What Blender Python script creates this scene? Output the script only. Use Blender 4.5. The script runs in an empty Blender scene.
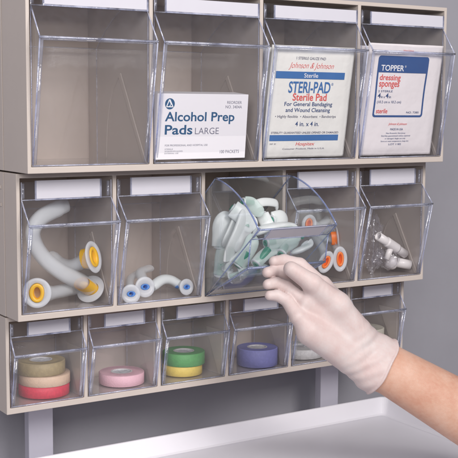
import bpy, bmesh, math, random
import numpy as np
from mathutils import Vector, Matrix, noise as mnoise

S = 0.0254                      # everything below is measured in inches
random.seed(7)
scene = bpy.context.scene
COL = scene.collection
PI = math.pi
W = 23.625                      # all three cabinets are the same width

# ------------------------------------------------------------------ camera
CAM = np.array([-17.63, -43.39, 2.87]); YAW, PIT, ROL = [math.radians(a) for a in (32.58, -6.29, .35)]
FPX, CX, CY = 1096.6, 229.9, 227.5          # focal length and centre for a 458 px wide picture
def cam_axes():
    cy, sy, cp, sp, cr, sr = math.cos(YAW), math.sin(YAW), math.cos(PIT), math.sin(PIT), math.cos(ROL), math.sin(ROL)
    F = np.array([sy*cp, cy*cp, sp]); R = np.array([cy, -sy, 0.]); U = np.cross(R, F)
    return cr*R+sr*U, -sr*R+cr*U, F
RX, UX, FX = cam_axes()
def at(u, v, y):
    """the point of the place at depth y (inches) that stands where the photograph shows (u, v)"""
    d = RX*(u-CX)/FPX - UX*(v-CY)/FPX + FX
    return CAM + d*(y-CAM[1])/d[1]

cd = bpy.data.cameras.new('camera'); co = bpy.data.objects.new('camera', cd); COL.objects.link(co)
co.matrix_world = Matrix(((RX[0], UX[0], -FX[0], CAM[0]*S), (RX[1], UX[1], -FX[1], CAM[1]*S), (RX[2], UX[2], -FX[2], CAM[2]*S), (0, 0, 0, 1)))
cd.sensor_width = 36; cd.sensor_fit = 'HORIZONTAL'; cd.lens = 36*FPX/458
cd.shift_x = -(CX-229)/458; cd.shift_y = (CY-229)/458
cd.clip_start = .01; cd.clip_end = 50
scene.camera = co

# --------------------------------------------------------------- materials
def new_mat(name):
    m = bpy.data.materials.new(name); m.use_nodes = True
    nt = m.node_tree; nt.nodes.clear()
    out = nt.nodes.new('ShaderNodeOutputMaterial')
    return m, nt, out
def N(nt, t, **kw):
    n = nt.nodes.new(t)
    for k, v in kw.items():
        if k in n.inputs: n.inputs[k].default_value = v
        else: setattr(n, k, v)
    return n
def solid(name, col, rough=.5, var=.06, scale=60, bump=.0, bscale=400, spec=.5, sss=0, coat=0, alpha=1, sheen=0, metal=0, dist=.001):
    m, nt, out = new_mat(name); L = nt.links
    p = N(nt, 'ShaderNodeBsdfPrincipled'); p.inputs['Roughness'].default_value = rough
    p.inputs['Specular IOR Level'].default_value = spec; p.inputs['Metallic'].default_value = metal
    p.inputs['Alpha'].default_value = alpha; p.inputs['Coat Weight'].default_value = coat
    p.inputs['Sheen Weight'].default_value = sheen
    if sss:
        p.inputs['Subsurface Weight'].default_value = sss
        p.inputs['Subsurface Radius'].default_value = (.004, .002, .0015)
        p.inputs['Subsurface Scale'].default_value = 1
    tc = N(nt, 'ShaderNodeTexCoord')
    nz = N(nt, 'ShaderNodeTexNoise', Scale=scale, Detail=5.0, Roughness=.6); L.new(tc.outputs['Object'], nz.inputs['Vector'])
    r = N(nt, 'ShaderNodeMix', data_type='RGBA')
    r.inputs['A'].default_value = (*[c*(1-var) for c in col], 1); r.inputs['B'].default_value = (*[min(1, c*(1+var)) for c in col], 1)
    L.new(nz.outputs['Fac'], r.inputs['Factor']); L.new(r.outputs['Result'], p.inputs['Base Color'])
    if bump:
        nb = N(nt, 'ShaderNodeTexNoise', Scale=bscale, Detail=3.0); L.new(tc.outputs['Object'], nb.inputs['Vector'])
        b = N(nt, 'ShaderNodeBump', Strength=bump, Distance=dist); L.new(nb.outputs['Fac'], b.inputs['Height']); L.new(b.outputs['Normal'], p.inputs['Normal'])
    L.new(p.outputs[0], out.inputs[0])
    return m
def clear(name, tint=(.988, .989, .993), haze=.008, rough=.04, refl=.85, wave=.07, wscale=30, hazecol=(.75, .76, .9), patchy=False):
    """thin clear moulded plastic: see-through, with a Fresnel gloss and a little haze"""
    m, nt, out = new_mat(name); L = nt.links
    tc = N(nt, 'ShaderNodeTexCoord')
    nb = N(nt, 'ShaderNodeTexNoise', Scale=wscale, Detail=2.0); L.new(tc.outputs['Object'], nb.inputs['Vector'])
    b = N(nt, 'ShaderNodeBump', Strength=wave, Distance=.002); L.new(nb.outputs['Fac'], b.inputs['Height'])
    lw = N(nt, 'ShaderNodeLayerWeight', Blend=.5); L.new(b.outputs['Normal'], lw.inputs['Normal'])
    pw = N(nt, 'ShaderNodeMath', operation='POWER'); pw.inputs[1].default_value = 5; L.new(lw.outputs['Facing'], pw.inputs[0])
    ma = N(nt, 'ShaderNodeMath', operation='MULTIPLY_ADD'); ma.inputs[1].default_value = .8*refl; ma.inputs[2].default_value = .045*refl; L.new(pw.outputs[0], ma.inputs[0])
    tr = N(nt, 'ShaderNodeBsdfTransparent', Color=(*tint, 1))
    gl = N(nt, 'ShaderNodeBsdfGlossy', Color=(1, 1, 1, 1), Roughness=rough); L.new(b.outputs['Normal'], gl.inputs['Normal'])
    df = N(nt, 'ShaderNodeBsdfDiffuse', Color=(*hazecol, 1))
    hz = N(nt, 'ShaderNodeTexNoise', Scale=90.0, Detail=6.0, Roughness=.65); L.new(tc.outputs['Object'], hz.inputs['Vector'])
    hm = N(nt, 'ShaderNodeMath', operation='MULTIPLY'); hm.inputs[1].default_value = haze*2
    if patchy:      # edge highlights painted as streaks of pale haze between clear stretches
        hz.inputs['Scale'].default_value = 38; hz.inputs['Detail'].default_value = 3
        mr = N(nt, 'ShaderNodeMapRange'); mr.inputs['From Min'].default_value = .36; mr.inputs['From Max'].default_value = .66; mr.inputs['To Min'].default_value = .12; mr.inputs['To Max'].default_value = .9
        L.new(hz.outputs['Fac'], mr.inputs[0]); L.new(mr.outputs[0], hm.inputs[0])
    else: L.new(hz.outputs['Fac'], hm.inputs[0])
    m1 = N(nt, 'ShaderNodeMixShader'); L.new(hm.outputs[0], m1.inputs[0]); L.new(tr.outputs[0], m1.inputs[1]); L.new(df.outputs[0], m1.inputs[2])
    m2 = N(nt, 'ShaderNodeMixShader'); L.new(ma.outputs[0], m2.inputs[0]); L.new(m1.outputs[0], m2.inputs[1]); L.new(gl.outputs[0], m2.inputs[2])
    L.new(m2.outputs[0], out.inputs[0])
    return m

M = {}
M['beige'] = solid('beige_moulded_plastic', (.56, .495, .45), .42, .04, 30, .12, 900)
M['beige_back_lit'] = solid('beige_plastic_lightened', (.66, .565, .50), .5, .05, 30, .1, 900)  # same beige, raised in colour to brighten the dim cell backs
M['clear'] = clear('clear_bin_plastic')
M['clear_edge_glow'] = clear('clear_bin_plastic_painted_glow', tint=(.80, .83, .94), haze=.30, rough=.12, refl=1.8, wave=.3, wscale=200, hazecol=(.80, .82, .97), patchy=True)  # pale haze paints in the glow of the plastic edges
M['clear_light_streak'] = clear('clear_bin_plastic_painted_streak', tint=(.93, .945, .985), haze=.10, rough=.08, refl=1.5, wave=.35, wscale=120, hazecol=(.78, .80, .96), patchy=True)  # hazier copy of the plastic, paints light streaks near the corners
M['clear_blue_edge'] = clear('clear_bin_plastic_blue_edge', tint=(.58, .65, .82), haze=.28, rough=.1, refl=1.8, wave=.3, wscale=200, hazecol=(.50, .58, .88))
M['clear_aqua'] = clear('clear_aqua_bin_plastic', tint=(.974, .984, .99), haze=.026, refl=1.5, hazecol=(.72, .82, .92))
M['clear_flap'] = clear('clear_bin_plastic_flap', tint=(.988, .99, .994), haze=.016, rough=.06, refl=1.2, wave=.2, wscale=60, hazecol=(.72, .73, .88))
M['card'] = solid('white_label_card', (.60, .59, .655), .6, .03, 50, .05)
M['wall'] = solid('grey_painted_wall', (.37, .365, .405), .75, .07, 14, .15, 500)
M['metal'] = solid('grey_lavender_post_paint', (.50, .49, .57), .45, .05, 30, .08, 700)
M['tray'] = solid('white_tray_plastic', (.84, .83, .89), .4, .03, 15, .06, 500)
M['box'] = solid('white_box_board', (.80, .78, .82), .5, .02, 30, .04, 600)
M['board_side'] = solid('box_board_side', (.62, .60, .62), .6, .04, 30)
M['paper'] = solid('white_packet_paper', (.80, .79, .76), .62, .03, 40, .32, 70, dist=.003)
M['paper2'] = solid('pink_white_packet_paper', (.82, .77, .79), .62, .03, 40, .32, 62, dist=.003)
M['ink_blue'] = solid('deep_blue_ink', (.012, .085, .20), .5, .05)
M['ink_mid'] = solid('blue_ink', (.04, .15, .40), .5, .06)
M['ink_navy'] = solid('navy_ink', (.022, .06, .19), .5, .06)
M['ink_royal'] = solid('royal_ink', (.028, .085, .26), .5, .05)
M['ink_grey'] = solid('grey_ink', (.16, .16, .22), .5, .05)
M['ink_red'] = solid('red_ink', (.72, .10, .09), .5, .05)
M['ink_white'] = solid('white_ink', (.85, .85, .88), .5, .02)
M['tube'] = solid('milky_soft_plastic', (.88, .91, .94), .28, .03, 40, 0, alpha=.32)
M['flange'] = solid('milky_flange_plastic', (.84, .86, .90), .3, .03, 40, 0, alpha=.52)
M['tube_white'] = solid('white_soft_plastic', (.88, .92, .93), .3, .03, 40, 0, alpha=.68)
M['tube_mint'] = solid('mint_soft_plastic', (.74, .87, .84), .28, .05, 40, 0, alpha=.5)
M['yellow'] = solid('yellow_bite_plastic', (.86, .48, .012), .38, .05)
M['cblue'] = solid('blue_bite_plastic', (.07, .24, .66), .38, .05)
M['green'] = solid('green_bite_plastic', (.006, .22, .14), .38, .05)
M['orange'] = solid('orange_bite_plastic', (.90, .20, .02), .38, .05)
M['white'] = solid('white_hard_plastic', (.82, .78, .78), .32, .03)
M['film'] = clear('crumpled_clear_film', tint=(.96, .96, .98), haze=.05, rough=.08, refl=2.2, wave=.5, wscale=160, hazecol=(.85, .82, .88))
def fleshy(name, cols, rough, spec, sss, wr, wscale, pore, pscale, coat=0):
    """skin or stretched latex: blotches of colour, fine wrinkles running across the limb, pores"""
    m, nt, out = new_mat(name); L = nt.links
    p = N(nt, 'ShaderNodeBsdfPrincipled', Roughness=rough); p.inputs['Specular IOR Level'].default_value = spec; p.inputs['Coat Weight'].default_value = coat
    p.inputs['Subsurface Weight'].default_value = sss; p.inputs['Subsurface Radius'].default_value = (.004, .002, .0015); p.inputs['Subsurface Scale'].default_value = 1
    tc = N(nt, 'ShaderNodeTexCoord')
    n1 = N(nt, 'ShaderNodeTexNoise', Scale=32.0, Detail=4.0, Roughness=.6); L.new(tc.outputs['Object'], n1.inputs['Vector'])
    n2 = N(nt, 'ShaderNodeTexNoise', Scale=260.0, Detail=3.0, Roughness=.7); L.new(tc.outputs['Object'], n2.inputs['Vector'])
    ad = N(nt, 'ShaderNodeMath', operation='MULTIPLY_ADD'); ad.inputs[1].default_value = .35; L.new(n2.outputs['Fac'], ad.inputs[0]); L.new(n1.outputs['Fac'], ad.inputs[2])
    cr = N(nt, 'ShaderNodeValToRGB'); e = cr.color_ramp.elements; e[0].position = .45; e[1].position = .90
    e[0].color = (*cols[0], 1); e[1].color = (*cols[2], 1); q = e.new(.66); q.color = (*cols[1], 1)
    L.new(ad.outputs[0], cr.inputs[0]); L.new(cr.outputs[0], p.inputs['Base Color'])
    mp = N(nt, 'ShaderNodeMapping'); mp.inputs['Rotation'].default_value = (0, math.radians(32), math.radians(-20)); mp.inputs['Scale'].default_value = (2.2, 1, .55); L.new(tc.outputs['Object'], mp.inputs['Vector'])
    n3 = N(nt, 'ShaderNodeTexNoise', Scale=wscale, Detail=3.0, Roughness=.55, Distortion=.6); n3.noise_type = 'RIDGED_MULTIFRACTAL'; L.new(mp.outputs[0], n3.inputs['Vector'])
    b1 = N(nt, 'ShaderNodeBump', Strength=wr, Distance=.0012); L.new(n3.outputs['Fac'], b1.inputs['Height'])
    n4 = N(nt, 'ShaderNodeTexNoise', Scale=pscale, Detail=2.0); L.new(tc.outputs['Object'], n4.inputs['Vector'])
    b2 = N(nt, 'ShaderNodeBump', Strength=pore, Distance=.0004); L.new(n4.outputs['Fac'], b2.inputs['Height']); L.new(b1.outputs['Normal'], b2.inputs['Normal'])
    L.new(b2.outputs['Normal'], p.inputs['Normal']); L.new(p.outputs[0], out.inputs[0])
    return m
M['glove'] = fleshy('latex_glove', ((.59, .455, .44), (.62, .51, .495), (.65, .575, .565)), .50, .34, .12, .26, 56.0, .15, 900.0)
M['skin'] = fleshy('skin', ((.56, .29, .205), (.61, .36, .265), (.66, .43, .335)), .48, .4, .15, .10, 70.0, .5, 1300.0)
M['core'] = solid('cardboard_core', (.62, .60, .60), .6, .05)
M['tape_label'] = solid('silvery_core_label', (.50, .51, .55), .25, .6, 130, .9, 110, dist=.003)
def tape_mat(name, c):
    m = solid(name, c, .55, .08, 120, .3, 700); nt = m.node_tree; p = next(n for n in nt.nodes if n.type == 'BSDF_PRINCIPLED')
    wv = N(nt, 'ShaderNodeTexWave', Scale=260.0, Distortion=1.5); wv.wave_type = 'RINGS'; wv.rings_direction = 'Z'
    tc = next(n for n in nt.nodes if n.type == 'TEX_COORD'); nt.links.new(tc.outputs['Object'], wv.inputs['Vector'])
    src = p.inputs['Base Color'].links[0].from_socket
    mx = N(nt, 'ShaderNodeMix', data_type='RGBA'); mx.blend_type = 'MULTIPLY'; mx.inputs['Factor'].default_value = .30
    nt.links.new(src, mx.inputs['A']); nt.links.new(wv.outputs['Color'], mx.inputs['B']); nt.links.new(mx.outputs['Result'], p.inputs['Base Color'])
    return m
TM = dict(tan=tape_mat('tan_tape', (.44, .34, .17)), peach=tape_mat('peach_tape', (.70, .50, .36)), red=tape_mat('red_tape', (.80, .035, .08)),
          pink=tape_mat('pink_tape', (.84, .50, .58)), green=tape_mat('green_tape', (.11, .42, .12)), yellow=tape_mat('yellow_tape', (.90, .68, .14)),
          blue=tape_mat('blue_tape', (.24, .25, .60)), white=tape_mat('white_tape', (.74, .73, .74)), cream=tape_mat('cream_tape', (.72, .68, .58)))

# ------------------------------------------------------------ mesh helpers
class MB:
    """collects shapes (inches) into one mesh"""
    def __init__(s): s.v = []; s.f = []; s.m = []; s.sm = []
    def add(s, vs, fs, mi=0, smooth=False):
        o = len(s.v); s.v += [tuple(map(float, p)) for p in vs]
        s.f += [tuple(i+o for i in f) for f in fs]; s.m += [mi]*len(fs) if isinstance(mi, int) else list(mi); s.sm += [smooth]*len(fs)
    def box(s, x0, x1, y0, y1, z0, z1, mi=0):
        s.add([(x0,y0,z0),(x1,y0,z0),(x1,y1,z0),(x0,y1,z0),(x0,y0,z1),(x1,y0,z1),(x1,y1,z1),(x0,y1,z1)],
              [(0,3,2,1),(4,5,6,7),(0,1,5,4),(1,2,6,5),(2,3,7,6),(3,0,4,7)], mi)
    def prism(s, poly, x0, x1, cap=0, rim=0):
        """poly in (y,z), extruded along x"""
        n = len(poly)
        s.add([(x0, y, z) for y, z in poly]+[(x1, y, z) for y, z in poly], [tuple(range(n)), tuple(range(2*n-1, n-1, -1))], cap)
        s.add([(x0, y, z) for y, z in poly]+[(x1, y, z) for y, z in poly], [(i, i+n, (i+1) % n+n, (i+1) % n) for i in range(n)], rim)
    def slab(s, a, b, t, x0, x1, mi=0, end=None):
        """flat strip from (y,z) a to b, thickness t towards +normal (left of a->b), along x"""
        d = Vector((b[0]-a[0], b[1]-a[1])).normalized(); n = Vector((-d.y, d.x))*t
        P = [a, b, (b[0]+n.x, b[1]+n.y), (a[0]+n.x, a[1]+n.y)]
        s.prism(P, x0, x1, mi, mi)
    def build(s, name, mats, parent=None, recalc=True):
        me = bpy.data.meshes.new(name); me.from_pydata([(x*S, y*S, z*S) for x, y, z in s.v], [], s.f)
        if not isinstance(mats, (list, tuple)): mats = [mats]
        for m in mats: me.materials.append(m)
        me.polygons.foreach_set('material_index', s.m); me.polygons.foreach_set('use_smooth', s.sm)
        if recalc:
            bm = bmesh.new(); bm.from_mesh(me); bmesh.ops.remove_doubles(bm, verts=bm.verts, dist=1e-6)
            bmesh.ops.recalc_face_normals(bm, faces=bm.faces); bm.to_mesh(me); bm.free()
        o = bpy.data.objects.new(name, me); COL.objects.link(o)
        if parent: o.parent = parent
        return o
def bevel(o, w, seg=2, ang=40):
    b = o.modifiers.new('bevel', 'BEVEL'); b.width = w*S; b.segments = seg; b.limit_method = 'ANGLE'; b.angle_limit = math.radians(ang)
    return o
def tag(o, label, cat, group=None, kind=None):
    o['label'] = label; o['category'] = cat
    if group: o['group'] = group
    if kind: o['kind'] = kind
    return o
def empty(name, loc, label, cat, group=None, rx=0, rz=0):
    o = bpy.data.objects.new(name, None); COL.objects.link(o); o.location = [c*S for c in loc]; o.rotation_euler = (rx, 0, rz)
    o.empty_display_size = .02
    return tag(o, label, cat, group)
def lathe(prof, n=64):
    """prof: (r,z) list, open; returns verts, faces about z"""
    vs = [(r*math.cos(2*PI*k/n), r*math.sin(2*PI*k/n), z) for r, z in prof for k in range(n)]
    fs = [(i*n+k, i*n+(k+1) % n, (i+1)*n+(k+1) % n, (i+1)*n+k) for i in range(len(prof)-1) for k in range(n)]
    return vs, fs
def spline(P, n):
    P = [Vector(p) for p in P]; P = [P[0]*2-P[1]]+P+[P[-1]*2-P[-2]]; out = []
    for i in range(1, len(P)-2):
        for k in range(n):
            t = k/n; a, b, c, d = P[i-1:i+3]
            out.append(.5*((2*b)+(c-a)*t+(2*a-5*b+4*c-d)*t*t+(3*b-a-3*c+d)*t**3))
    out.append(P[-2]); return out
def sweep(mb, path, ra, rb, up=Vector((0, 0, 1)), n=20, inner=0, mi=0):
    """oval tube along path; ra across, rb along up; hollow when inner>0 (wall thickness)"""
    up = Vector(up); rings = []
    m = len(path)
    ra = ra if callable(ra) else (lambda t, r=ra: r); rb = rb if callable(rb) else (lambda t, r=rb: r)
    last = None
    for i, p in enumerate(path):
        t = (path[min(i+1, m-1)]-path[max(i-1, 0)]).normalized()
        ref = up if last is None else last
        s_ = t.cross(ref)
        if s_.length < 1e-4: s_ = t.cross(Vector((1, .2, .1)))
        s_.normalize(); u_ = s_.cross(t).normalized(); last = u_
        f = i/(m-1)
        rings.append([(p+s_*(ra(f)*math.cos(2*PI*k/n))+u_*(rb(f)*math.sin(2*PI*k/n)), p+s_*((ra(f)-inner)*math.cos(2*PI*k/n))+u_*((rb(f)-inner)*math.sin(2*PI*k/n))) for k in range(n)])
    vs = [q[0] for r in rings for q in r]
    fs = [(i*n+k, i*n+(k+1) % n, (i+1)*n+(k+1) % n, (i+1)*n+k) for i in range(m-1) for k in range(n)]
    if inner:
        o = len(vs); vs += [q[1] for r in rings for q in r]
        fs += [(o+i*n+(k+1) % n, o+i*n+k, o+(i+1)*n+k, o+(i+1)*n+(k+1) % n) for i in range(m-1) for k in range(n)]
        for e in (0, (m-1)*n): fs += [(e+k, o+e+k, o+e+(k+1) % n, e+(k+1) % n) for k in range(n)]
    else:
        fs += [tuple(range(n-1, -1, -1)), tuple(range((m-1)*n, m*n))]
    mb.add(vs, fs, mi, True)

# ------------------------------------------------------------ the setting
b = MB(); b.add([(-70, 9.2, -60), (110, 9.2, -60), (110, 9.2, 70), (-70, 9.2, 70)], [(0, 1, 2, 3)])
o = b.build('backdrop_wall', M['wall'], recalc=False); o['kind'] = 'structure'

# --------------------------------------------------------------- cabinets
YB = 6.35
ROWS = [dict(y=0.0, z=0.0, h=8.125, n=4, seam=2.7), dict(y=1.33, z=-6.554, h=6.485, n=5, seam=2.72), dict(y=2.87, z=-11.1, h=4.472, n=6, seam=None)]
SIDE, BAR, TOP, DIV = .17, .28, .2, .19
CAB_LABEL = ['tall beige cabinet of four large clear bins, topmost of the three', 'beige cabinet of five clear bins with one bin tilted open, in the middle', 'low beige cabinet of six small bins holding tape, lowest of the three']
def cell(r, k):
    p = W/r['n']
    return (SIDE if k == 0 else k*p+DIV/2), (W-SIDE if k == r['n']-1 else (k+1)*p-DIV/2)
def cabinet(r, label):
    root = empty('bin_cabinet', (W/2, r['y'], r['z']), label, 'cabinet', 'stacked bin cabinets')
    ox, oy, oz = W/2, r['y'], r['z']
    xs = [0.0]; solidc = []
    for k in range(r['n']):
        a, c = cell(r, k); xs += [a, c]
    xs.append(W)
    zs = [0, BAR, r['h']-TOP, r['h']]
    yf, yb = 0.0, YB-r['y']
    m = MB(); vid = {}
    def V(i, j, y):
        key = (i, j, y)
        if key not in vid:
            vid[key] = len(m.v); m.v.append((xs[i]-ox, y, zs[j]))
        return vid[key]
    def F(*ids): m.f.append(ids); m.m.append(0); m.sm.append(False)
    nx = len(xs)-1
    sol = lambda i, j: 0 <= i < nx and 0 <= j < 3 and not (j == 1 and i % 2 == 1)
    for i in range(nx):
        for j in range(3):
            if not sol(i, j): continue
            F(V(i, j, yf), V(i+1, j, yf), V(i+1, j+1, yf), V(i, j+1, yf)); F(V(i, j, yb), V(i, j+1, yb), V(i+1, j+1, yb), V(i+1, j, yb))
            for di, dj, e in ((-1, 0, ((i, j), (i, j+1))), (1, 0, ((i+1, j+1), (i+1, j))), (0, -1, ((i+1, j), (i, j))), (0, 1, ((i, j+1), (i+1, j+1)))):
                if not sol(i+di, j+dj):
                    (a, c), (d, e2) = e
                    F(V(a, c, yf), V(d, e2, yf), V(d, e2, yb), V(a, c, yb))
    shell = bevel(m.build('case', M['beige'], root), .035, 3)
    q = MB(); q.box(.05-ox, W-.05-ox, yb+.004, yb+.12, .05, r['h']-.05); q.build('back_panel', M['beige_back_lit'], root)
    # stop ribs: the slanting moulded edge on the right wall of every cell
    for k in range(r['n']):
        a, c = cell(r, k); hh = r['h']*.53; dd = (yb-yf)*.45; x_ = c-ox
        q = MB(); q.prism([(.22, BAR+.03), (.50, BAR+.03), (dd+.14, hh-.02), (dd-.12, hh+.10)] if r['n'] < 6 else [(.25, BAR+.02), (.6, BAR+.02), (dd+.35, hh+.25), (.25, hh+.25)], x_-.07, x_-.002)
        bevel(q.build('stop_rib', M['beige'], shell), .04, 2)
        q = MB(); sweep(q, spline([(x_-.015, dd+.02, hh+.02), (x_-.015, dd*1.30, hh*.80), (x_-.015, dd*1.46, hh*.5), (x_-.015, dd*1.52, BAR+.02)], 8), .03, .03, n=8)
        if r['n'] < 6: q.build('guide_rib', M['beige'], shell)
    if r['seam']:
        q = MB(); ys = r['seam']-r['y']
        q.box(-ox-.03, -ox-.002, ys+.05, yb-.02, .012, r['h']-.012); sc_ = bevel(q.build('side_cover', M['beige'], shell), .015, 2)
        q = MB(); q.box(W-ox+.002, W-ox+.03, ys+.05, yb-.02, .012, r['h']-.012); bevel(q.build('side_cover', M['beige'], shell), .015, 2)
        for zz in (.78, .90):
            q = MB(); q.box(-ox-.07, -ox-.032, ys+.28, ys+.5, r['h']*zz-.1, r['h']*zz+.05); bevel(q.build('latch', M['beige'], shell), .012, 2)
    return root
for r, lb in zip(ROWS, CAB_LABEL): cabinet(r, lb)

# ------------------------------------------------------------------- bins
#   profile about the hinge: o outward, h up
PROF = [dict(lip=(.92, 5.36), flap=6.72, top=7.42, back=5.2, card=(.62, 4.95, 6.78, 7.36)),
        dict(lip=(.88, 3.97), flap=5.02, top=5.80, back=3.95, card=(.72, 3.12, 5.06, 5.86)),
        dict(lip=(.48, 2.44), flap=3.22, top=3.86, back=3.1, card=(.9, 2.07, 3.26, 3.86))]
BIN_LABEL = [
    ['large clear bin with nothing in it, top left', 'large clear bin holding the alcohol pad box', 'large clear bin holding cream packets with blue bars', 'large clear bin holding pinkish white sponge packets'],
    ['clear bin holding airways with yellow inserts', 'clear bin holding small airways with blue inserts', 'clear bin tilted open by the gloved hand, full of green and white airways', 'closed clear bin holding airways with orange inserts', 'clear bin holding white tube connectors in a film bag'],
    ['small clear bin holding a stack of tan, peach and red tape', 'small clear bin holding one pink tape roll', 'small clear bin holding green tape on yellow tape', 'small clear bin holding one blue tape roll', 'small clear bin partly behind the glove, holding a white tape roll', 'small clear bin at the right end of the bottom row, above the wrist']]
def tilt_bin(ri, k, tilt=0):
    r, p = ROWS[ri], PROF[ri]
    a, c = cell(r, k); g = .05; x0, x1 = 0, (c-a)-2*g; t = .055
    root = empty('tilt_bin', (a+g, r['y']+.03, r['z']+BAR+.03), BIN_LABEL[ri][k], 'bin', 'clear tilt bins', rx=tilt)
    lo, lh = p['lip']; top = p['top']; fl = p['flap']; bk = p['back']
    R = top; a1 = math.asin(min(.98, bk/R))
    prof = [(0, 0), (-lo, lh), (0, fl), (0, top)]
    arc = [(R*math.sin(a1*q/14), R*math.cos(a1*q/14)) for q in range(1, 15)]
    prof += arc+[(bk, 0)]
    m = MB()
    m.prism(prof, x0, x0+t, 0, 1); m.prism(prof, x1-t, x1, 0, 1)
    xi0, xi1 = x0+t+.002, x1-t-.002
    m.slab((0, 0), (-lo, lh), -t, xi0, xi1)                    # front panel
    m.slab((-lo, lh+.004), (0, fl), -t, xi0, xi1, 3)           # sloping flap
    m.slab((0, fl+.004), (0, top), -t, xi0, xi1)               # label panel
    m.slab((bk, .004), (bk, arc[-1][1]-.004), t, xi0, xi1)     # back wall
    m.slab((t+.01, 0), (bk-.06, 0), t, xi0, xi1)               # floor
    # moulded corners, their brightness put into the colour: lip, back edge, foot, flap crease, vertical corners of the front
    def bar(A, B, rr, mi=1): sweep(m, [Vector(A), Vector(B)], rr, rr, n=10, mi=mi)
    bar((x0-.004, -lo-.01, lh), (x1+.004, -lo-.01, lh), .052)
    bar((xi0, 0, fl), (xi1, 0, fl), .026)
    bar((xi0, bk, arc[-1][1]), (xi1, bk, arc[-1][1]), .035, 1 if tilt else 2)
    bar((xi0, 0, .02), (xi1, 0, .02), .03)
    for xx in (x0+.02, x1-.02):
        bar((xx, -lo, lh-.06), (xx, -.02, .06), .034); bar((xx, -lo+.02, lh+.05), (xx, -.0, fl-.05), .03)
    for xx in (x0+.13, x1-.13):
        bar((xx, -lo+.07, lh-.1), (xx, .05, .1), .085, 2); bar((xx, .09, fl+.06), (xx, .09, top-.06), .07, 2)  # hazy bars added to stand in for light streaks
    bar((xi0+.05, -lo+.05, lh-.08), (xi1-.05, -lo+.05, lh-.08), .05, 2)
    for xx in (x0+.012, x1-.012): bar((xx, .0, fl-.04), (xx, .0, .06), .03 if tilt else .022)
    if tilt:
        for xx in (x0+.03, x1-.03):
            sweep(m, [Vector((xx, *p_)) for p_ in [(0, top)]+arc], .042, .042, n=10, mi=1)
            bar((xx, *arc[-1]), (xx, bk, .05), .03); bar((xx, 0, top), (xx, 0, fl), .035)
        bar((xi0, 0, top), (xi1, 0, top), .045)

    m.build('bin_body', [M['clear_aqua'], M['clear_blue_edge'], M['clear_light_streak'], M['clear_aqua']] if tilt else [M['clear'], M['clear_edge_glow'], M['clear_light_streak'], M['clear_flap']], root)
    # label pocket with its white card
    cx, cw, c0, c1 = p['card']
    sc = (c-a)/(4.55 if ri == 1 else 5.75 if ri == 0 else 3.8)
    q = MB(); q.box(cx*sc, (cx+cw)*sc, -.035, -.012, c0, c1); card_ = q
    q = MB(); e = .07
    q.box(cx*sc-e, cx*sc, -.06, -.006, c0-e, c1); q.box((cx+cw)*sc, (cx+cw)*sc+e, -.06, -.006, c0-e, c1); q.box(cx*sc, (cx+cw)*sc, -.06, -.006, c0-e, c0-.002)
    po = q.build('label_pocket', M['clear_edge_glow'], root); bevel(card_.build('label_card', M['card'], po), .006, 1)
    return root
TILT = math.radians(51)
for ri in range(3):
    for k in range(ROWS[ri]['n']): tilt_bin(ri, k, TILT if (ri, k) == (1, 2) else 0)

# --------------------------------------------------------------- printing
def text_mesh(strings, depth=None):
    """strings: (text, x0, z0, width, height, bold, shear). Fitted into their boxes, in local x/z facing -y"""
    m = MB()
    for s_, x0, z0, w, h, bold, shear in strings:
        cu = bpy.data.curves.new('lettering', 'FONT'); cu.body = s_; cu.size = 1; cu.offset = bold; cu.shear = shear; cu.resolution_u = 4
        ob = bpy.data.objects.new('lettering', cu); COL.objects.link(ob)
        dg = bpy.context.evaluated_depsgraph_get(); me = bpy.data.meshes.new_from_object(ob.evaluated_get(dg))
        P = [v.co.copy() for v in me.vertices]; F = [tuple(p.vertices) for p in me.polygons]
        bpy.data.objects.remove(ob); bpy.data.curves.remove(cu); bpy.data.meshes.remove(me)
        if not P: continue
        ax, bx = min(p.x for p in P), max(p.x for p in P); az, bz = min(p.y for p in P), max(p.y for p in P)
        V = []
        for p in P:
            x = x0+(p.x-ax)/(bx-ax)*w; z = z0+(p.y-az)/(bz-az)*h
            V.append((x, (depth(x, z) if depth else 0), z))
        m.add(V, F)
    return m
def letters(strings, mat, parent, depth):
    for one in strings: text_mesh([one], depth).build('lettering', mat, parent, False)
def flat_poly(m, pts, depth=None, off=0):
    m.add([(x, (depth(x, z) if depth else 0)+off, z) for x, z in pts], [tuple(range(len(pts)))])
def strip(m, x0, x1, z0, z1, depth=None, off=0, n=24):
    vs = []; fs = []
    nz = max(1, int((z1-z0)/.12))
    for i in range(n+1):
        for j in range(nz+1):
            x = x0+(x1-x0)*i/n; z = z0+(z1-z0)*j/nz; vs.append((x, (depth(x, z) if depth else 0)+off, z))
    fs = [(i*(nz+1)+j, (i+1)*(nz+1)+j, (i+1)*(nz+1)+j+1, i*(nz+1)+j+1) for i in range(n) for j in range(nz)]
    m.add(vs, fs, 0, True)

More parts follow.
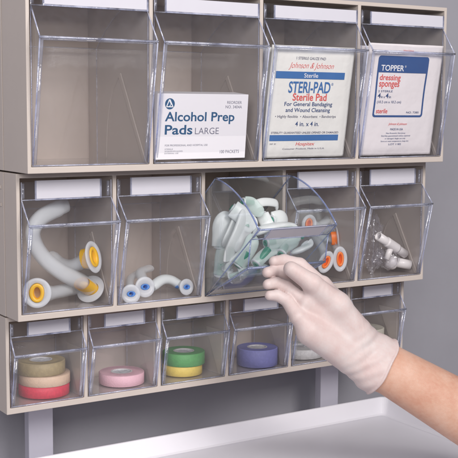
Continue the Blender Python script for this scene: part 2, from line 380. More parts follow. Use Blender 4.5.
# alcohol pad box, leaning on the front of its bin
bx = empty('pad_box', (6.06, -.02, .47), 'white carton with blue Alcohol Prep Pads lettering, leaning in its bin', 'box', rx=math.radians(5.5))
q = MB(); q.box(0, 4.84, 0, 1.2, 0, 2.98); bx = bevel(q.build('carton', M['box'], bx), .02, 2)
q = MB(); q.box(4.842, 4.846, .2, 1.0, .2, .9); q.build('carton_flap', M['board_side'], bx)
D = lambda x, z: -.006
letters([('Alcohol Prep', .42, 1.60, 3.70, .56, .018, 0), ('Pads', .44, 1.13, 1.44, .44, .018, 0)], M['ink_blue'], bx, D)
letters([('LARGE', 2.02, 1.14, 1.28, .30, -.004, 0), ('REORDER', 3.68, 2.54, .80, .13, 0, 0), ('NO. 3404A', 3.60, 2.33, .90, .14, 0, 0), ('100 PACKETS', 3.42, .24, 1.06, .15, 0, 0),
           ('FOR PROFESSIONAL AND HOSPITAL USE', .48, .60, 2.25, .085, 0, 0), ('STERILE', .48, .44, .42, .06, 0, 0), ('SATURATED WITH ALCOHOL', .48, .345, .95, .06, 0, 0), ('EXTERNAL USE', .48, .25, .72, .06, 0, 0)], M['ink_grey'], bx, D)
q = MB(); flat_poly(q, [(.64+.25*math.cos(a*PI/24), 2.52+.25*math.sin(a*PI/24)) for a in range(48)], D); q.build('emblem', M['ink_blue'], bx, False)
q = MB()
def band(m, P, w, off):
    for (ax, az), (bx_, bz) in zip(P, P[1:]):
        d = Vector((bx_-ax, bz-az)).normalized()*w/2; n = Vector((-d.y, d.x))
        flat_poly(m, [(ax-d.x+n.x, az-d.y+n.y), (ax-d.x-n.x, az-d.y-n.y), (bx_+d.x-n.x, bz+d.y-n.y), (bx_+d.x+n.x, bz+d.y+n.y)], None, off)
band(q, [(.60, 2.70), (.47, 2.39), (.80, 2.39), (.645, 2.69)], .045, -.009); band(q, [(.61, 2.66), (.70, 2.50), (.63, 2.42)], .03, -.0105)
q.build('emblem', M['ink_white'], bx, False)

def packet(name, w, h, loc, rx, label, group, mat, seed, th=.14, rz=0):
    root = empty(name, loc, label, 'packet', group, rx=rx, rz=rz)
    def depth(x, z):
        e = min(x, w-x, z, h-z)/.45; e = max(0, min(1, e)); e = e*e*(3-2*e)
        return -th*.5*e-.045*mnoise.noise(Vector((x*.55+seed, z*.55, seed)))-.012
    m = MB(); nx, nz = 44, 48
    for side in (0, 1):
        vs = [(w*i/nx+.012*mnoise.noise(Vector((z_*2/nz*h, seed, 0))), depth(w*i/nx, h*z_/nz) if side == 0 else .03-depth(w*i/nx, h*z_/nz)*.6, h*z_/nz+.015*mnoise.noise(Vector((i/nx*4, seed, 3)))) for i in range(nx+1) for z_ in range(nz+1)]
        fs = [(i*(nz+1)+j, (i+1)*(nz+1)+j, (i+1)*(nz+1)+j+1, i*(nz+1)+j+1) for i in range(nx) for j in range(nz)]
        m.add(vs, fs, 0, True)
    ring = [(i, 0) for i in range(nx)]+[(nx, j) for j in range(nz)]+[(i, nz) for i in range(nx, 0, -1)]+[(0, j) for j in range(nz, 0, -1)]
    idx = [i*(nz+1)+j for i, j in ring]; o_ = (nx+1)*(nz+1); L_ = len(idx)
    m.f += [(idx[q_], idx[(q_+1) % L_], idx[(q_+1) % L_]+o_, idx[q_]+o_) for q_ in range(L_)]; m.m += [0]*L_; m.sm += [False]*L_
    pouch = m.build('pouch', mat, root)
    return root, pouch, (lambda x, z, k=.02: depth(x, z)-k)

LEAN = math.radians(8.6)
pkr, pk, dp = packet('gauze_packet', 4.95, 5.42, (12.04, .25, .42), LEAN, 'cream sterile pad packet with two blue bars, in front of its bin', None, M['paper'], 3.1)
for z0_, z1_ in ((3.86, 4.20), (.84, 1.13)):
    q = MB(); strip(q, .30, 4.42, z0_, z1_, dp, n=40); q.build('printed_bar', M['ink_mid'], pk, False)
d2 = lambda x, z: dp(x, z, .03)
letters([('Sterile', 1.95, 3.92, .85, .21, .008, 0)], M['ink_white'], pk, d2)
letters([('STERI-PAD', 1.12, 3.17, 2.50, .56, .016, 0), ('\u00ae', 3.66, 3.55, .12, .14, 0, 0)], M['ink_mid'], pk, dp)
letters([('Sterile Pad', 1.42, 2.80, 2.03, .36, .014, 0), ('Johnson & Johnson', 1.0, 4.28, 2.7, .36, -.012, .45), ('Hospitex', 1.86, .55, 1.15, .22, 0, .25)], M['ink_red'], pk, dp)
letters([('For General Bandaging', .98, 2.48, 2.86, .26, .006, 0), ('and Wound Cleansing', 1.08, 2.19, 2.66, .26, .006, 0), ('4 in. x 4 in.', 1.72, 1.56, 1.42, .23, .004, 0)], M['ink_navy'], pk, dp)
letters([('\u2022 Highly flexible  \u2022 Absorbent  \u2022 Bandstrips', .5, 1.93, 3.65, .17, 0, 0), ('STERILITY GUARANTEED UNLESS OPENED OR DAMAGED', .36, 1.19, 4.05, .10, .006, 0), ('1 STERILE GAUZE PAD', 1.42, 4.78, 1.75, .13, 0, 0), ('DIST. BY', .34, .66, .36, .07, 0, 0), ('Consumer Products, Made in U.S.A.', 1.1, .40, 2.55, .09, 0, 0)], M['ink_grey'], pk, dp)
for i, (dy, dx, dz, lb) in enumerate([(.42, .12, .3, 'cream sterile pad packet standing second, just behind the front cream packet'), (.80, .28, -.02, 'cream sterile pad packet at the back of its bin, behind two others')]):
    p2r, p2, d_ = packet('gauze_packet', 4.95, 5.30, (12.0+dx, .25+dy, .42+.03*i), LEAN*(.75-.2*i), lb, 'cream pad packets', M['paper'], 8.3+i)
    q = MB(); strip(q, .30, 4.42, 3.86, 4.20, d_, n=40); q.build('printed_bar', M['ink_mid'], p2, False)
pkr['group'] = 'cream pad packets'

tpr, tp, dt = packet('sponge_packet', 5.0, 5.72, (17.86, .25, .42), LEAN, 'pinkish white sponge packet with a blue framed panel, at the front of its bin', 'sponge packets', M['paper2'], 5.7)
def rrect(x0, x1, z0, z1, r_, n=6):
    P = []
    for cx, cz, a0 in ((x1-r_, z1-r_, 0), (x0+r_, z1-r_, 90), (x0+r_, z0+r_, 180), (x1-r_, z0+r_, 270)):
        P += [(cx+r_*math.cos(math.radians(a0+90*i/n)), cz+r_*math.sin(math.radians(a0+90*i/n))) for i in range(n+1)]
    return P
def dense(P, n=8): return [(a[0]+(b_[0]-a[0])*i/n, a[1]+(b_[1]-a[1])*i/n) for a, b_ in zip(P, P[1:]+P[:1]) for i in range(n)]
q = MB(); A = dense(rrect(.66, 4.02, 2.0, 5.12, .16)); B = dense(rrect(.76, 3.92, 2.1, 5.02, .10))
n_ = len(A); q.add([(x, dt(x, z), z) for x, z in A]+[(x, dt(x, z), z) for x, z in B], [(i, (i+1) % n_, n_+(i+1) % n_, n_+i) for i in range(n_)])
strip(q, .74, 3.94, 4.28, 5.05, lambda x, z: dt(x, z, .024), n=40)
q.build('printed_panel', M['ink_royal'], tp, False)
d3 = lambda x, z: dt(x, z, .034)
letters([('TOPPER', .88, 4.36, 1.5, .30, .016, 0), ('\u00ae', 2.42, 4.55, .10, .11, 0, 0)], M['ink_white'], tp, d3)
letters([('dressing', .88, 3.80, 1.36, .38, .012, 0), ('sponges', .88, 3.45, 1.32, .34, .012, 0), ('sterile', .88, 2.20, .74, .24, .01, 0), ('Johnson & Johnson', 1.78, 1.56, 1.25, .15, 0, .4), ('Johnson & Johnson', 2.2, 5.34, .7, .12, 0, .4)], M['ink_red'], tp, dt)
letters([('4', .86, 2.98, .19, .25, .01, 0), ('in x', 1.08, 2.98, .26, .13, 0, 0), ('4', 1.38, 2.98, .19, .25, .01, 0), ('in', 1.61, 2.98, .13, .13, 0, 0), ('(10.2 cm x 10.2 cm)', .86, 2.68, 1.6, .17, 0, 0), ('2 STERILE', .86, 3.28, .95, .10, 0, 0), ('NO. 7385', 2.9, 2.2, .85, .10, 0, 0), ('MADE IN USA', 1.95, 1.32, .85, .11, 0, 0),
           ('New Brunswick, New Jersey', 1.7, 1.12, 1.3, .09, 0, 0), ('Sterility guaranteed unless opened', 1.4, .98, 1.95, .09, 0, 0), ('or damaged. Single use only', 1.65, .84, 1.4, .09, 0, 0), ('Store at room temperature, keep dry', 1.4, .70, 1.9, .09, 0, 0), ('LOT 1182', 1.95, .55, .85, .09, 0, 0)], M['ink_navy'], tp, dt)
for i, (dx, dy, lb) in enumerate([(.22, .4, 'plain sponge packet standing just behind the blue framed packet'), (-.02, .78, 'plain sponge packet at the back, behind two other sponge packets')]):
    packet('sponge_packet', 4.9, 5.5+.1*i, (17.88+dx, .25+dy, .42), LEAN*(.8-.2*i), lb, 'sponge packets', M['paper2'], 15.2+i)

# --------------------------------------------------------------- airways
def airway(pts, col, label, group, fl=.6, asp=1.15, tr=(.26, .19), bite=.8, up=(0, 0, 1), tube='tube', nrm=None, ins=(.5, .62), heap=False):
    """curved airway: flange and coloured oval insert at the first point, flattened tube along the rest"""
    P = [Vector(at(u, v, y)) for u, v, y in pts]
    if heap:            # keep the heap inside the tilted bin: above its sloping front and floor, between its walls
        hz_ = Vector((0, ROWS[1]['y']+.03, ROWS[1]['z']+BAR+.03)); lo_, lh_ = PROF[1]['lip']; a_ = math.atan2(lo_, lh_)+TILT
        nf = Vector((0, math.cos(a_), math.sin(a_))); nb = Vector((0, -math.sin(TILT), math.cos(TILT)))
        for p in P:
            for n_ in (nf, nb):
                d_ = (p-hz_).dot(n_)
                if d_ < tr[1]+.12: p += n_*(tr[1]+.12-d_)
            p.x = min(13.55, max(10.0, p.x))
    base = P[0].copy(); P = [p-base for p in P]
    root = empty('airway', base, label, 'airway', group)
    path = spline(P, 10)
    n = Vector(nrm).normalized() if nrm else -(path[3]-path[0]).normalized()
    upv = Vector(up); sx = n.cross(upv).normalized(); uy = sx.cross(n).normalized()
    def oval(rx, ry, d, k=40): return [sx*(rx*math.cos(2*PI*i/k))+uy*(ry*math.sin(2*PI*i/k))+n*d for i in range(k)]
    def rings(R, k=40):
        vs = [p for r_ in R for p in r_]
        return vs, [(i*k+j, i*k+(j+1) % k, (i+1)*k+(j+1) % k, (i+1)*k+j) for i in range(len(R)-1) for j in range(k)]
    # flange: a rounded oval plate with an oval hole
    hx, hy = fl*ins[0], fl*asp*ins[1]
    F = [oval(hx, hy, -.04), oval(hx, hy, .035), oval(fl*.9, fl*asp*.9, .04), oval(fl*.98, fl*asp*.98, .02), oval(fl, fl*asp, -.01), oval(fl*.97, fl*asp*.97, -.04), oval(hx, hy, -.045)]
    m = MB(); vs, fs = rings(F); m.add(vs, fs, 0, True); flo = m.build('flange', M['flange'], root)
    # insert: a coloured sleeve with a raised lip and a deep oval mouth
    ix, iy = hx*.96, hy*.96
    m = MB(); vs, fs = rings([oval(ix*.96, iy*.96, -bite), oval(ix*.98, iy*.98, -.02), oval(ix, iy, .045), oval(ix*.9, iy*.93, .075), oval(ix*.52, iy*.66, .06), oval(ix*.44, iy*.6, .02), oval(ix*.40, iy*.55, -bite*.95), oval(.001, .001, -bite*.96)])
    m.add(vs, fs, 0, True); m.build('bite_insert', M[col], flo)
    m = MB(); a, c_ = tr
    pth = [p for p in path if p.length > .03]
    L_ = len(pth)
    ra = lambda t: (max(ix*1.06, a) if t < .12 else a+(max(ix*1.06, a)-a)*max(0, 1-(t-.12)/.15))*(1 if t < .97 else .9)
    rb = lambda t: (max(iy*1.04, c_) if t < .12 else c_+(max(iy*1.04, c_)-c_)*max(0, 1-(t-.12)/.15))*(1 if t < .97 else .9)
    if heap:
        tip = lambda t: math.sqrt(max(.02, 1-(max(0, t-.72)/.28)**2)); ra0, rb0 = ra, rb
        ra = lambda t: ra0(t)*tip(t); rb = lambda t: rb0(t)*tip(t)
    sweep(m, pth, ra, rb, upv, 22, 0 if heap else .05); m.build('tube', M[tube], root)
    return root
Y_, B_, G_, O_ = 'yellow insert airways', 'blue insert airways', 'green insert airways', 'orange insert airways'
airway([(37, 293, 1.62), (50, 293, 2.1), (66, 290, 2.8), (78, 287, 3.4), (88, 280, 4.2)], 'yellow', 'milky airway with its yellow mouth facing front, lowest in the left of its bin', Y_, .64, 1.05, (.36, .3), nrm=(-.42, -.9, .1), bite=1.3, ins=(.56, .66))
airway([(90.5, 289, 2.5), (79, 281, 2.3), (63, 273, 2.1), (47, 261, 1.95), (36, 246, 1.85), (33, 231, 1.85), (42, 217, 2.1), (66, 205, 2.5)], 'yellow', 'long milky airway curving up the left side of its bin, its flange turned away', Y_, .66, 1.1, (.38, .3), nrm=(.75, .45, -.45), up=(.2, -.9, .3))
airway([(93.5, 257, 1.6), (84, 261, 2.2), (72, 266, 2.8), (60, 264, 3.5), (50, 256, 4.1)], 'yellow', 'milky airway with its yellow mouth turned right, in the middle of its bin', Y_, .62, 1.2, (.42, .32), nrm=(.5, -.82, .22), bite=.55, ins=(.56, .66))
airway([(131, 294, 1.75), (130, 285, 2.6), (131, 278, 3.6), (140, 272, 4.4)], 'cblue', 'small milky airway at the left of the blue mouthed ones', B_, .46, 1.0, (.2, .16), ins=(.46, .30), nrm=(-.2, -.95, .15))
airway([(145, 287, 2.05), (143, 280, 2.8), (141, 272, 3.6), (150, 268, 4.4)], 'cblue', 'small milky airway second from the left of the blue mouthed ones', B_, .50, 1.0, (.26, .18), ins=(.46, .30), nrm=(-.1, -.95, .2))
airway([(186.5, 287, 1.75), (180, 285, 2.5), (171, 280, 2.6), (162, 280, 2.5), (152, 287, 2.3)], 'cblue', 'small milky airway lying at the right with its tube arching left', B_, .40, 1.0, (.26, .22), ins=(.46, .30), nrm=(.05, -.97, .1), tube='tube_white')
airway([(340, 259, 1.75), (338, 250, 2.6), (333, 242, 3.6), (325, 234, 4.4)], 'orange', 'upright airway with an orange slot, rightmost in the orange set', O_, .42, 1.6, nrm=(-.25, -.95, .12), up=(.05, 0, 1), bite=.32)
airway([(326, 262, 1.75), (324, 252, 2.6), (319, 243, 3.6), (312, 236, 4.4)], 'orange', 'leaning airway with an orange slot, beside the fingers and thumb', O_, .40, 1.55, nrm=(-.25, -.95, .12), up=(.5, 0, .85), bite=.32)
airway([(337, 238, 2.9), (330, 239, 3.3), (320, 236, 3.9), (312, 228, 4.5)], 'orange', 'airway turned edgewise at the back of the orange set', O_, .42, 1.5, nrm=(.9, -.45, .1), bite=.32)
airway([(309, 224, 2.6), (318, 226, 3.0), (326, 221, 3.6), (330, 214, 4.4)], 'orange', 'airway highest in the orange set, seen through the tilted bin', O_, .40, 1.3, nrm=(-.6, -.5, .3), bite=.32)
# inside the tilted bin: short flat translucent airways heaped every way
G = [([(226, 262, -.1), (231, 250, -.15), (238, 234, -.15), (243, 220, 0), (246, 210, .2)], .30, (0.55, 0.19), 'tube_white', .7, 'broad milky airway with a dark green mouth, low on the left of the tilted bin'),
     ([(212, 248, .75), (216, 236, .7), (221, 224, .65), (229, 212, .6)], .30, (0.39, 0.15), 'tube_white', .4, 'milky airway standing against the left wall of the tilted bin'),
     ([(243, 202, .3), (250, 203, .3), (256, 209, .25), (262, 216, .2)], .22, (0.33, 0.12), 'tube_mint', .6, 'pale mint airway tip resting on top of the heap in the tilted bin'),
     ([(254, 205, .7), (264, 202, .8), (275, 203, 1.0), (283, 206, 1.1), (290, 210, 1.1)], .2, (0.22, 0.10), 'tube_white', .2, 'slim white airway tip curving over the right of the heap in the tilted bin'),
     ([(296, 228, .1), (288, 226, -.1), (277, 226, -.3), (264, 229, -.5), (254, 235, -.6)], .34, (0.46, 0.19), 'tube_white', .2, 'white airway lying across the tilted bin just behind its edge'),
     ([(243, 289, -.95), (251, 287, -1.1), (262, 283, -1.2), (272, 279, -1.2)], .3, (0.33, 0.15), 'tube_mint', 1.0, 'mint airway resting lowest on the front of the tilted bin'),
     ([(256, 264, -1.45), (262, 257, -1.4), (270, 251, -1.3), (280, 247, -1.2)], .3, (0.29, 0.13), 'tube_mint', 1.0, 'mint airway with a dark green insert right behind the flap of the tilted bin'),
     ([(281, 254, -1.5), (286, 247, -1.3), (294, 242, -1.1), (304, 239, -.8)], .3, (0.33, 0.15), 'tube_mint', .6, 'mint airway behind the flap of the tilted bin, above the index finger'),
     ([(222, 270, .05), (230, 263, -.1), (240, 254, -.3), (249, 245, -.5)], .3, (0.37, 0.15), 'tube_white', .5, 'airway near the hinge of the tilted bin with a green ended insert'),
     ([(211, 276, .75), (213, 266, .65), (217, 256, .6), (224, 246, .5)], .28, (0.31, 0.15), 'tube_mint', .6, 'mint airway at the left foot of the tilted bin, behind the others'),
     ([(238, 216, .5), (234, 226, .35), (229, 237, .3), (222, 248, .4)], .26, (0.46, 0.15), 'tube_white', .3, 'broad white airway pointing down left in the middle of the tilted bin'),
     ([(238, 266, -.6), (245, 256, -.7), (251, 245, -.7), (254, 234, -.5)], .3, (0.37, 0.15), 'tube_mint', .8, 'airway standing upright just left of the flap of the tilted bin'),
     ([(262, 214, .6), (266, 222, .35), (270, 231, .1), (270, 240, -.2)], .24, (0.33, 0.13), 'tube_white', .4, 'airway leaning down behind the white one that crosses the tilted bin'),
     ([(231, 283, -.35), (240, 277, -.6), (252, 270, -.9), (263, 266, -1.0)], .3, (0.33, 0.15), 'tube', .6, 'clear milky airway on the sloping front of the tilted bin, above the lowest one'),
     ([(266, 243, -1.2), (276, 241, -1.2), (288, 238, -1.1), (300, 236, -.9)], .26, (0.37, 0.16), 'tube_mint', .5, 'mint airway lying level behind the top of the flap of the tilted bin'),
     ([(322, 243, -1.3), (312, 246, -1.4), (302, 249, -1.5), (293, 253, -1.6)], .26, (.42, .15), 'tube_white', .2, 'flat white airway behind the right half of the tilted bin flap'),
     ([(318, 232, -.8), (308, 233, -.8), (298, 236, -.8), (290, 240, -.8)], .26, (.36, .14), 'tube_white', .3, 'flat white airway furthest right in the heap of the tilted bin'),
     ([(272, 220, .3), (280, 218, .4), (288, 220, .5), (297, 224, .5)], .26, (.40, .14), 'tube_white', .3, 'flat white airway near the top right of the heap in the tilted bin'),
     ([(232, 208, .2), (240, 214, .0), (248, 222, -.1), (255, 230, -.2)], .26, (.44, .14), 'tube_white', .3, 'flat white airway slanting down right across the top of the heap'),
     ([(250, 216, .0), (246, 228, -.15), (241, 240, -.3), (236, 252, -.35)], .26, (0.35, 0.16), 'tube', .6, 'clear milky airway lying over the broad one in the tilted bin')]
for n_i, (pts, fl_, tr_, tm_, bi_, lb) in enumerate(G):
    ang = n_i*2.4
    airway(pts, 'green', lb, G_, fl_, 1.0, tr_, bi_, (math.cos(ang)*.5, -.85, math.sin(ang)*.5), tm_, None, (.62, .55), heap=True)

# ------------------------------------------------- connectors in a film bag
def local_path(P): 
    P = [Vector(at(*p)) for p in P]; return P
P = local_path([(378, 236, 1.9), (405, 254, 2.2)])
t = empty('tee_connector', P[0], 'white tee shaped tube connector leaning in the rightmost middle bin', 'connector')
a, c = Vector((0, 0, 0)), P[1]-P[0]
m = MB(); sweep(m, [a, c*.3, c*.36, c*.64, c*.7, c], lambda f: .235, .235, n=28, inner=.05); m.build('run_tube', M['white'], t)
m = MB(); sweep(m, [c*.30, c*.34, c*.66, c*.70], lambda f: .275, .275, n=28); m.build('collar', M['white'], t)
dn = (Vector(at(385, 262, 2.1))-Vector(at(391, 246, 2.05)))
m = MB(); sweep(m, [c*.5+dn*.1, c*.5+dn*.9], .17, .17, n=24, inner=.04); m.build('branch_tube', M['white'], t)
P = local_path([(410, 265, 2.1), (396, 262, 2.4), (388, 262, 2.6)])
t = empty('elbow_connector', P[0], 'white open ended tube connector lying under the tee connector', 'connector')
m = MB(); sweep(m, [Vector((0, 0, 0)), (P[1]-P[0])*.5, P[1]-P[0]], .27, .27, n=28, inner=.05); m.build('mouth_tube', M['white'], t)
m = MB(); sweep(m, spline([P[1]-P[0], (P[1]+P[2])/2-P[0], P[2]-P[0]+Vector((-.1, .1, .05))], 6), lambda f: .3+.12*math.sin(PI*f), lambda f: .3+.12*math.sin(PI*f), n=28); m.build('body', M['white'], t)
def bag(loc, rad, label, seed, name='film_bag'):
    bm = bmesh.new(); bmesh.ops.create_icosphere(bm, subdivisions=4, radius=1)
    for v in bm.verts:
        p = v.co.copy(); k = 1+.38*mnoise.noise(p*1.7+Vector((seed, 0, 0)))+.30*abs(mnoise.noise(p*3.6+Vector((0, seed, 0))))+.22*abs(mnoise.noise(p*7+Vector((0, 0, seed))))
        v.co = Vector((p.x*rad[0]*k*S, p.y*rad[1]*k*S, p.z*rad[2]*k*S))
    me = bpy.data.meshes.new(name); bm.to_mesh(me); bm.free(); me.materials.append(M['film'])
    o_ = bpy.data.objects.new(name, me); COL.objects.link(o_); o_.location = [q*S for q in loc]
    return tag(o_, label, 'bag')
bag(at(386, 258, 2.5), (.72, .5, .5), 'crumpled clear film bag wrapped round the white connectors', 2.2)
bag(at(372, 244, 2.7), (.5, .6, 1.35), 'tall crumpled clear film bag along the left wall of the connector bin', 6.4)
# ----------------------------------------------------------------- tapes
def tape(cx, cy, z, r_, h, mat, label, core=.47, group='tape rolls', lab=True, dz=0):
    root = empty('tape_roll', (cx, cy, z), label, 'tape', group, rz=random.uniform(0, 6))
    n = 72
    prof = [(core+.07, .0), (r_-.03, 0), (r_, .025), (r_, h-.025), (r_-.03, h)]
    k = 22
    prof += [(r_-.03-(r_-.03-core-.07)*i/k, h+(.011 if i % 2 else -.007)) for i in range(1, k+1)]+[(core+.07, 0)]
    m = MB(); vs, fs = lathe(prof, n); m.add(vs, fs, 0, True); wd = m.build('winding', M_[mat] if isinstance(mat, str) else mat, root)
    m = MB(); vs, fs = lathe([(core, .0), (core+.068, 0), (core+.068, h+.004), (core, h+.004), (core, 0)], n); m.add(vs, fs); co_ = m.build('core', M['core'], root)
    if lab:
        m = MB(); vs = [(0, 0, h-.10)]+[(core*.995*math.cos(2*PI*i/40), core*.995*math.sin(2*PI*i/40), h-.05+.035*mnoise.noise(Vector((math.cos(i*.4)*2, math.sin(i*.4)*2, cx)))) for i in range(40)]
        m.add(vs, [(0, i+1, (i+1) % 40+1) for i in range(40)], 0, True); m.build('core_label', M['tape_label'], co_)
    return root
M_ = TM
Z0 = ROWS[2]['z']+BAR+.03+.06
tape(2.44, 4.36, Z0, 1.20, .52, 'red', 'bright red tape roll at the bottom of the stack of three', lab=False)
tape(2.47, 4.36, Z0+.53, 1.21, .50, 'peach', 'peach tape roll between the red roll and the tan roll')
tape(2.31, 4.40, Z0+1.04, 1.15, .60, 'tan', 'tan tape roll on top of the stack of three')
tape(6.52, 4.28, Z0, 1.12, .56, 'pink', 'pale pink tape roll lying alone in its bin')
tape(10.08, 4.42, Z0, 1.02, .50, 'yellow', 'yellow tape roll under the green roll', lab=False)
tape(10.16, 4.42, Z0+.51, 1.08, .64, 'green', 'green tape roll lying on the yellow roll')
tape(14.47, 4.08, Z0, 1.09, .92, 'blue', 'thick blue violet tape roll alone in its bin')
tape(17.72, 4.55, Z0, 1.25, .52, 'white', 'white tape roll half hidden by the gloved palm')
tape(22.15, 4.45, Z0, 1.1, 1.12, 'cream', 'cream tape roll in the end bin, behind the glove cuff')

# ------------------------------------------------------------ posts, tray
for x0, lb in ((float(at(28.5, 412, 6.42)[0]), 'pale grey upright post under the left end of the bottom cabinet'), (float(at(338.5, 380, 6.42)[0])-1.3, 'pale grey upright post below the cabinet, beside the gloved wrist')):
    root = empty('support_post', (x0+.65, 6.7, -30), lb, 'post', 'support posts')
    m = MB(); m.box(-.65, .65, -.28, .28, 0, 30+ROWS[2]['z']-.01); bevel(m.build('post', M['metal'], root), .04, 2)
    m = MB(); m.box(-.652-.002, -.652, -.1, .1, .1, 29); m.box(-.85, .85, -.3, .34, -.12, -.002); m.build('foot_plate', M['metal'], root)
ty = 5.62; tz = float(at(385, 395.5, ty)[2]); tx = float(at(385, 395.5, ty)[0])
root = empty('tray', (11.8, -1, tz-1.2), 'white shallow tray with sloping rim, below the cabinets and the arm', 'tray')
ox, oy, oz = 11.8, -1, tz-1.2
def loop(i, z, r_=.5): 
    X0, X1, Y0, Y1 = -1.1+i, tx-i, -10+i, ty-i
    return [(x-ox, y-oy, z-oz) for x, y in rrect(X0, X1, Y0, Y1, max(.05, r_-i*.3), 6)]
L_ = [loop(.25, tz-1.15), loop(.0, tz-.06), loop(.02, tz-.01), loop(.07, tz), loop(.13, tz-.02), loop(.17, tz-.08), loop(.62, tz-.82), loop(.72, tz-.9)]
k = len(L_[0]); m = MB()
vs = [p for l in L_ for p in l]; fs = [(i*k+j, i*k+(j+1) % k, (i+1)*k+(j+1) % k, (i+1)*k+j) for i in range(len(L_)-1) for j in range(k)]
fs += [tuple(range(k-1, -1, -1)), tuple(range((len(L_)-1)*k, len(L_)*k))]
m.add(vs, fs, 0, False); o = m.build('pan', M['tray'], root)
m = MB(); q_ = loop(.74, tz-.895); m.add(q_+[(x*.985, y*.985, z) for x, y, z in q_], [(j, (j+1) % k, k+(j+1) % k, k+j) for j in range(k)]); m.build('inner_bead', M['tray'], root)
# ------------------------------------------------------------ gloved hand
def surface_nets(f, org, h):
    s_ = f < 0
    nx, ny, nz = f.shape
    cor = [(i, j, k) for i in (0, 1) for j in (0, 1) for k in (0, 1)]
    cnt = sum(s_[i:nx-1+i, j:ny-1+j, k:nz-1+k].astype(np.int8) for i, j, k in cor)
    act = (cnt > 0) & (cnt < 8); ids = -np.ones(act.shape, np.int64); idx = np.argwhere(act); ids[act] = np.arange(len(idx))
    acc = np.zeros((len(idx), 3)); num = np.zeros(len(idx))
    ii, jj, kk = idx.T
    for a in range(8):
        for ax in range(3):
            c0 = cor[a]
            if c0[ax]: continue
            c1 = list(c0); c1[ax] = 1
            f0 = f[ii+c0[0], jj+c0[1], kk+c0[2]]; f1 = f[ii+c1[0], jj+c1[1], kk+c1[2]]
            cr = (f0 < 0) != (f1 < 0); tt = np.where(cr, f0/np.where(f0-f1 == 0, 1, f0-f1), 0)
            p = np.tile(np.array(c0, float), (len(idx), 1)); p[:, ax] += tt
            acc[cr] += p[cr]; num[cr] += 1
    V = (idx+acc/num[:, None])*h+org
    Fs = []
    for ax in range(3):
        b_, c_ = (ax+1) % 3, (ax+2) % 3
        sl0 = [slice(1, -1)]*3; sl1 = [slice(1, -1)]*3
        sl0[ax] = slice(0, -1); sl1[ax] = slice(1, None)
        A_, B2 = s_[tuple(sl0)], s_[tuple(sl1)]
        E = np.argwhere(A_ != B2); flip = A_[tuple(E.T)]
        off = np.ones(3, int); off[ax] = 0; E = E+off
        def cellid(db, dc):
            q = E.copy(); q[:, b_] -= db; q[:, c_] -= dc; return ids[q[:, 0], q[:, 1], q[:, 2]]
        Q = np.stack([cellid(0, 0), cellid(1, 0), cellid(1, 1), cellid(0, 1)], 1)
        Q[~flip] = Q[~flip][:, ::-1]; Fs.append(Q)
    return V, np.concatenate(Fs)
def capsule(X, a, b, ra, rb, flat=None):
    """tapered capsule distance; flat=(axis, factor) squeezes the section along an axis"""
    a, b = np.array(a, float), np.array(b, float); d = b-a
    p = X-a; t = np.clip((p@d)/(d@d), 0, 1)
    q = p-t[..., None]*d
    if flat is not None:
        n = np.array(flat[0]); n = n/np.linalg.norm(n); c = q@n; q = q+(c*(1/flat[1]-1))[..., None]*n
    return np.linalg.norm(q, axis=-1)-(ra+(rb-ra)*t)
def smin(a, b, k): 
    h = np.clip(.5+.5*(b-a)/k, 0, 1); return b+(a-b)*h-k*h*(1-h)
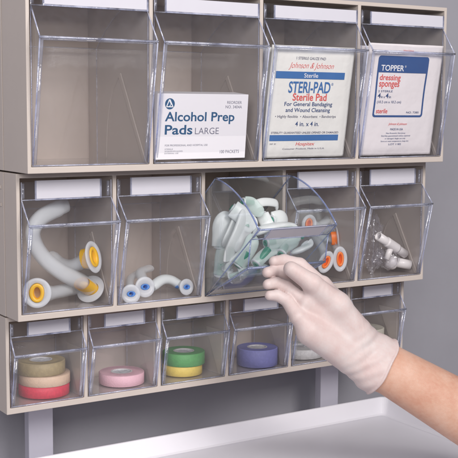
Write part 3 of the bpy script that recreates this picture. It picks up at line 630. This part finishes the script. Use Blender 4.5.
def hand_sdf(X):
    P = lambda u, v, y: at(u, v, y)
    wr = P(376, 362, -5.0); el = P(495, 431, -7.6)
    palm_n = np.cross(P(300, 314, -4.2)-wr, P(322, 284, -3.7)-wr); palm_n /= np.linalg.norm(palm_n)
    mcp = dict(i=P(322, 285, -3.55), m=P(314, 293, -3.8), r=P(306, 303, -4.0), l=P(297.5, 317, -4.15))
    fing = dict(i=[mcp['i'], P(300, 264.5, -2.75), P(284, 260.5, -2.55), P(274, 261.5, -2.62)], m=[mcp['m'], P(292, 275, -2.95), P(277, 270.5, -2.62), P(267.5, 272.5, -2.7)],
                r=[mcp['r'], P(287, 287.5, -3.2), P(276, 283, -2.95), P(268, 284.5, -3.0)], l=[mcp['l'], P(287, 300.5, -3.55), P(277.5, 295.5, -3.3), P(269.5, 295.5, -3.25)])
    rad = dict(i=(.34, .295, .275, .235), m=(.34, .292, .272, .24), r=(.33, .285, .265, .232), l=(.33, .275, .252, .212))
    # palm and arm
    body = capsule(X, wr, el, 1.16, 1.62, (palm_n, .80))
    palm = None
    for q, (rw, rm) in dict(i=(.62, .46), m=(.62, .47), r=(.60, .45), l=(.58, .42)).items():
        w_ = wr+(mcp[q]-mcp['m'])*.55
        c_ = capsule(X, w_, mcp[q], rw, rm-.07); palm = c_ if palm is None else smin(palm, c_, .35)
    body = smin(body, palm, .55)
    # heel of the hand on the little finger side
    body = smin(body, capsule(X, P(350, 357, -4.85), P(309, 333, -4.35), .66, .55), .45)
    # thumb
    th = [P(358, 336, -4.75), P(337, 306, -4.5), P(312, 283.5, -4.25), P(291.0, 269.0, -3.8)]
    t_ = capsule(X, th[0], th[1], .72, .60); t_ = smin(t_, capsule(X, th[1], th[2], .57, .44), .3)
    t_ = smin(t_, capsule(X, th[2], th[3], .425, .335), .12)
    # web between thumb and palm
    body = smin(body, t_, .42)
    body = smin(body, capsule(X, th[1], mcp['i'], .40, .30), .35)
    out = body
    fs = None
    for q in 'imrl':
        J, R_ = fing[q], rad[q]; c_ = None
        for k_ in range(3):
            g = capsule(X, J[k_], J[k_+1], R_[k_], R_[k_+1]); c_ = g if c_ is None else smin(c_, g, .08)
        fs = c_ if fs is None else np.minimum(fs, c_)
    for q in 'imrl':                       # creases where the fingers bend
        J = fing[q]
        for k_, a_ in ((1, .022), (2, .014)):
            d_ = (np.array(J[k_+1])-np.array(J[k_-1])); d_ /= np.linalg.norm(d_); r_ = X-np.array(J[k_])
            fs = fs+a_*np.exp(-((r_@d_)/.055)**2)*np.exp(-(np.linalg.norm(r_, axis=-1)/.34)**4)
    out = smin(out, fs, .06)
    return out, (wr, el, palm_n, th, mcp)
def grid(lo, hi, h):
    ax = [np.arange(lo[i], hi[i]+h, h) for i in range(3)]
    return np.stack(np.meshgrid(*ax, indexing='ij'), -1)
def nets_object(name, f, lo, h, mat, parent, base):
    V, Q = surface_nets(f, np.array(lo), h); V = (V-np.array(base))*S
    me = bpy.data.meshes.new(name); me.from_pydata(V.tolist(), [], Q.tolist()); me.materials.append(mat)
    me.polygons.foreach_set('use_smooth', [True]*len(me.polygons)); me.update()
    bm = bmesh.new(); bm.from_mesh(me); bmesh.ops.recalc_face_normals(bm, faces=bm.faces); bm.to_mesh(me); bm.free()
    o_ = bpy.data.objects.new(name, me); COL.objects.link(o_); o_.parent = parent
    sm_ = o_.modifiers.new('smooth', 'SMOOTH'); sm_.factor = .5; sm_.iterations = 3
    return o_
_, (wr, el, pn, th, mcp) = hand_sdf(np.zeros((1, 3)))
pts_ = np.array([at(262, 255, -2.3), at(262, 300, -3.2), wr, el, at(356, 300, -5.6), at(300, 340, -4.5), at(370, 392, -5)])
person = empty('person', el, 'person reaching in from the right with a bare forearm and a pale latex glove', 'person')
# bare arm and the hand inside the glove: one continuous surface
lo = pts_.min(0)-1.6; hi = pts_.max(0)+2.0; h_ = .085
X = grid(lo, hi, h_); f, _ = hand_sdf(X)
f = f+.09*np.clip(((X-np.array(wr))@((np.array(wr)-np.array(el))/np.linalg.norm(np.array(wr)-np.array(el))))/.8+.4, 0, 1)   # the glove presses the hand in a little
nets_object('body', f, lo, h_, M['skin'], person, el)
# glove: the same hand a little fuller, ending in a rolled cuff
axis = (np.array(wr)-np.array(el)); axis /= np.linalg.norm(axis)
cuffp = np.array(at(381.5, 366, -5.05))
g_ = np.array([pts_[i] for i in (0, 1, 2, 4, 5, 6)]); lo = g_.min(0)-1.1; hi = g_.max(0)+1.4; h_ = .042
X = grid(lo, hi, h_); f, _ = hand_sdf(X)
cut = axis
s_ = -((X-cuffp)@cut)                        # grows towards the elbow
# soft folds: across the thumb base and towards the cuff
dth = np.linalg.norm(X-np.array(at(322, 296, -5.0)), axis=-1); fold = np.exp(-(dth/.5)**2)
ax1 = np.array(th[1])-np.array(th[2]); ax1 /= np.linalg.norm(ax1)
w1 = (X@ax1)+.25*np.sin((X@np.array([.3, .2, 1.]))*2.1)
f = f+.012*fold*np.sin(w1*2*PI/.26)
w2 = X@(axis*.75+np.array([.2, -.1, .75])); near = np.exp(-((s_+.9)/1.0)**2)
f = f+.017*near*np.sin(w2*2*PI/.62+1.6*np.sin(X@np.array([1.3, .4, -.8])))
rr_ = X-cuffp; aa_ = np.arctan2(rr_@np.array([0, 0, 1.]), rr_@np.array([.5, .8, 0])); s_ = s_+.05*np.sin(2*aa_+.5)+.03*np.sin(5*aa_)
flare = .014+(.15+.035*np.sin(4*aa_+1))*np.clip((s_+1.5)/1.5, 0, 1)**1.5
gl = np.maximum(f-flare, s_)
bead = np.sqrt(np.maximum(0, np.abs(f-flare+.0))**2+(s_+.03)**2)-.065
gl = smin(gl, bead, .04)
nets_object('glove', gl, lo, h_, M['glove'], person, el)

# ------------------------------------------------------------------ light
w = bpy.data.worlds.new('World'); scene.world = w; w.use_nodes = True
bg = w.node_tree.nodes['Background']; bg.inputs[0].default_value = (.90, .87, 1.0, 1); bg.inputs[1].default_value = .17
def area(name, loc, to, size, power, col):
    d = bpy.data.lights.new(name, 'AREA'); d.shape = 'SQUARE'; d.size = size*S; d.energy = power; d.color = col
    o_ = bpy.data.objects.new(name, d); COL.objects.link(o_); o_.location = [c*S for c in loc]
    o_.rotation_euler = (Vector(to)-Vector(loc)).to_track_quat('-Z', 'Y').to_euler(); return o_
area('key_softbox', (13, -62, 29), (12, 3, -4), 24, 22, (1, .955, .92))
area('side_fill', (-30, -54, 24), (8, 2, -5), 36, 22, (1, .97, .96))

scene.view_settings.view_transform = 'Standard'; scene.view_settings.look = 'None'
scene.view_settings.exposure = .0; scene.view_settings.gamma = 1
scene.render.engine = 'CYCLES'
cy = scene.cycles
cy.max_bounces = 14; cy.diffuse_bounces = 4; cy.glossy_bounces = 5; cy.transparent_max_bounces = 64; cy.transmission_bounces = 8
cy.caustics_reflective = False; cy.sample_clamp_indirect = 6
cy.use_denoising = True
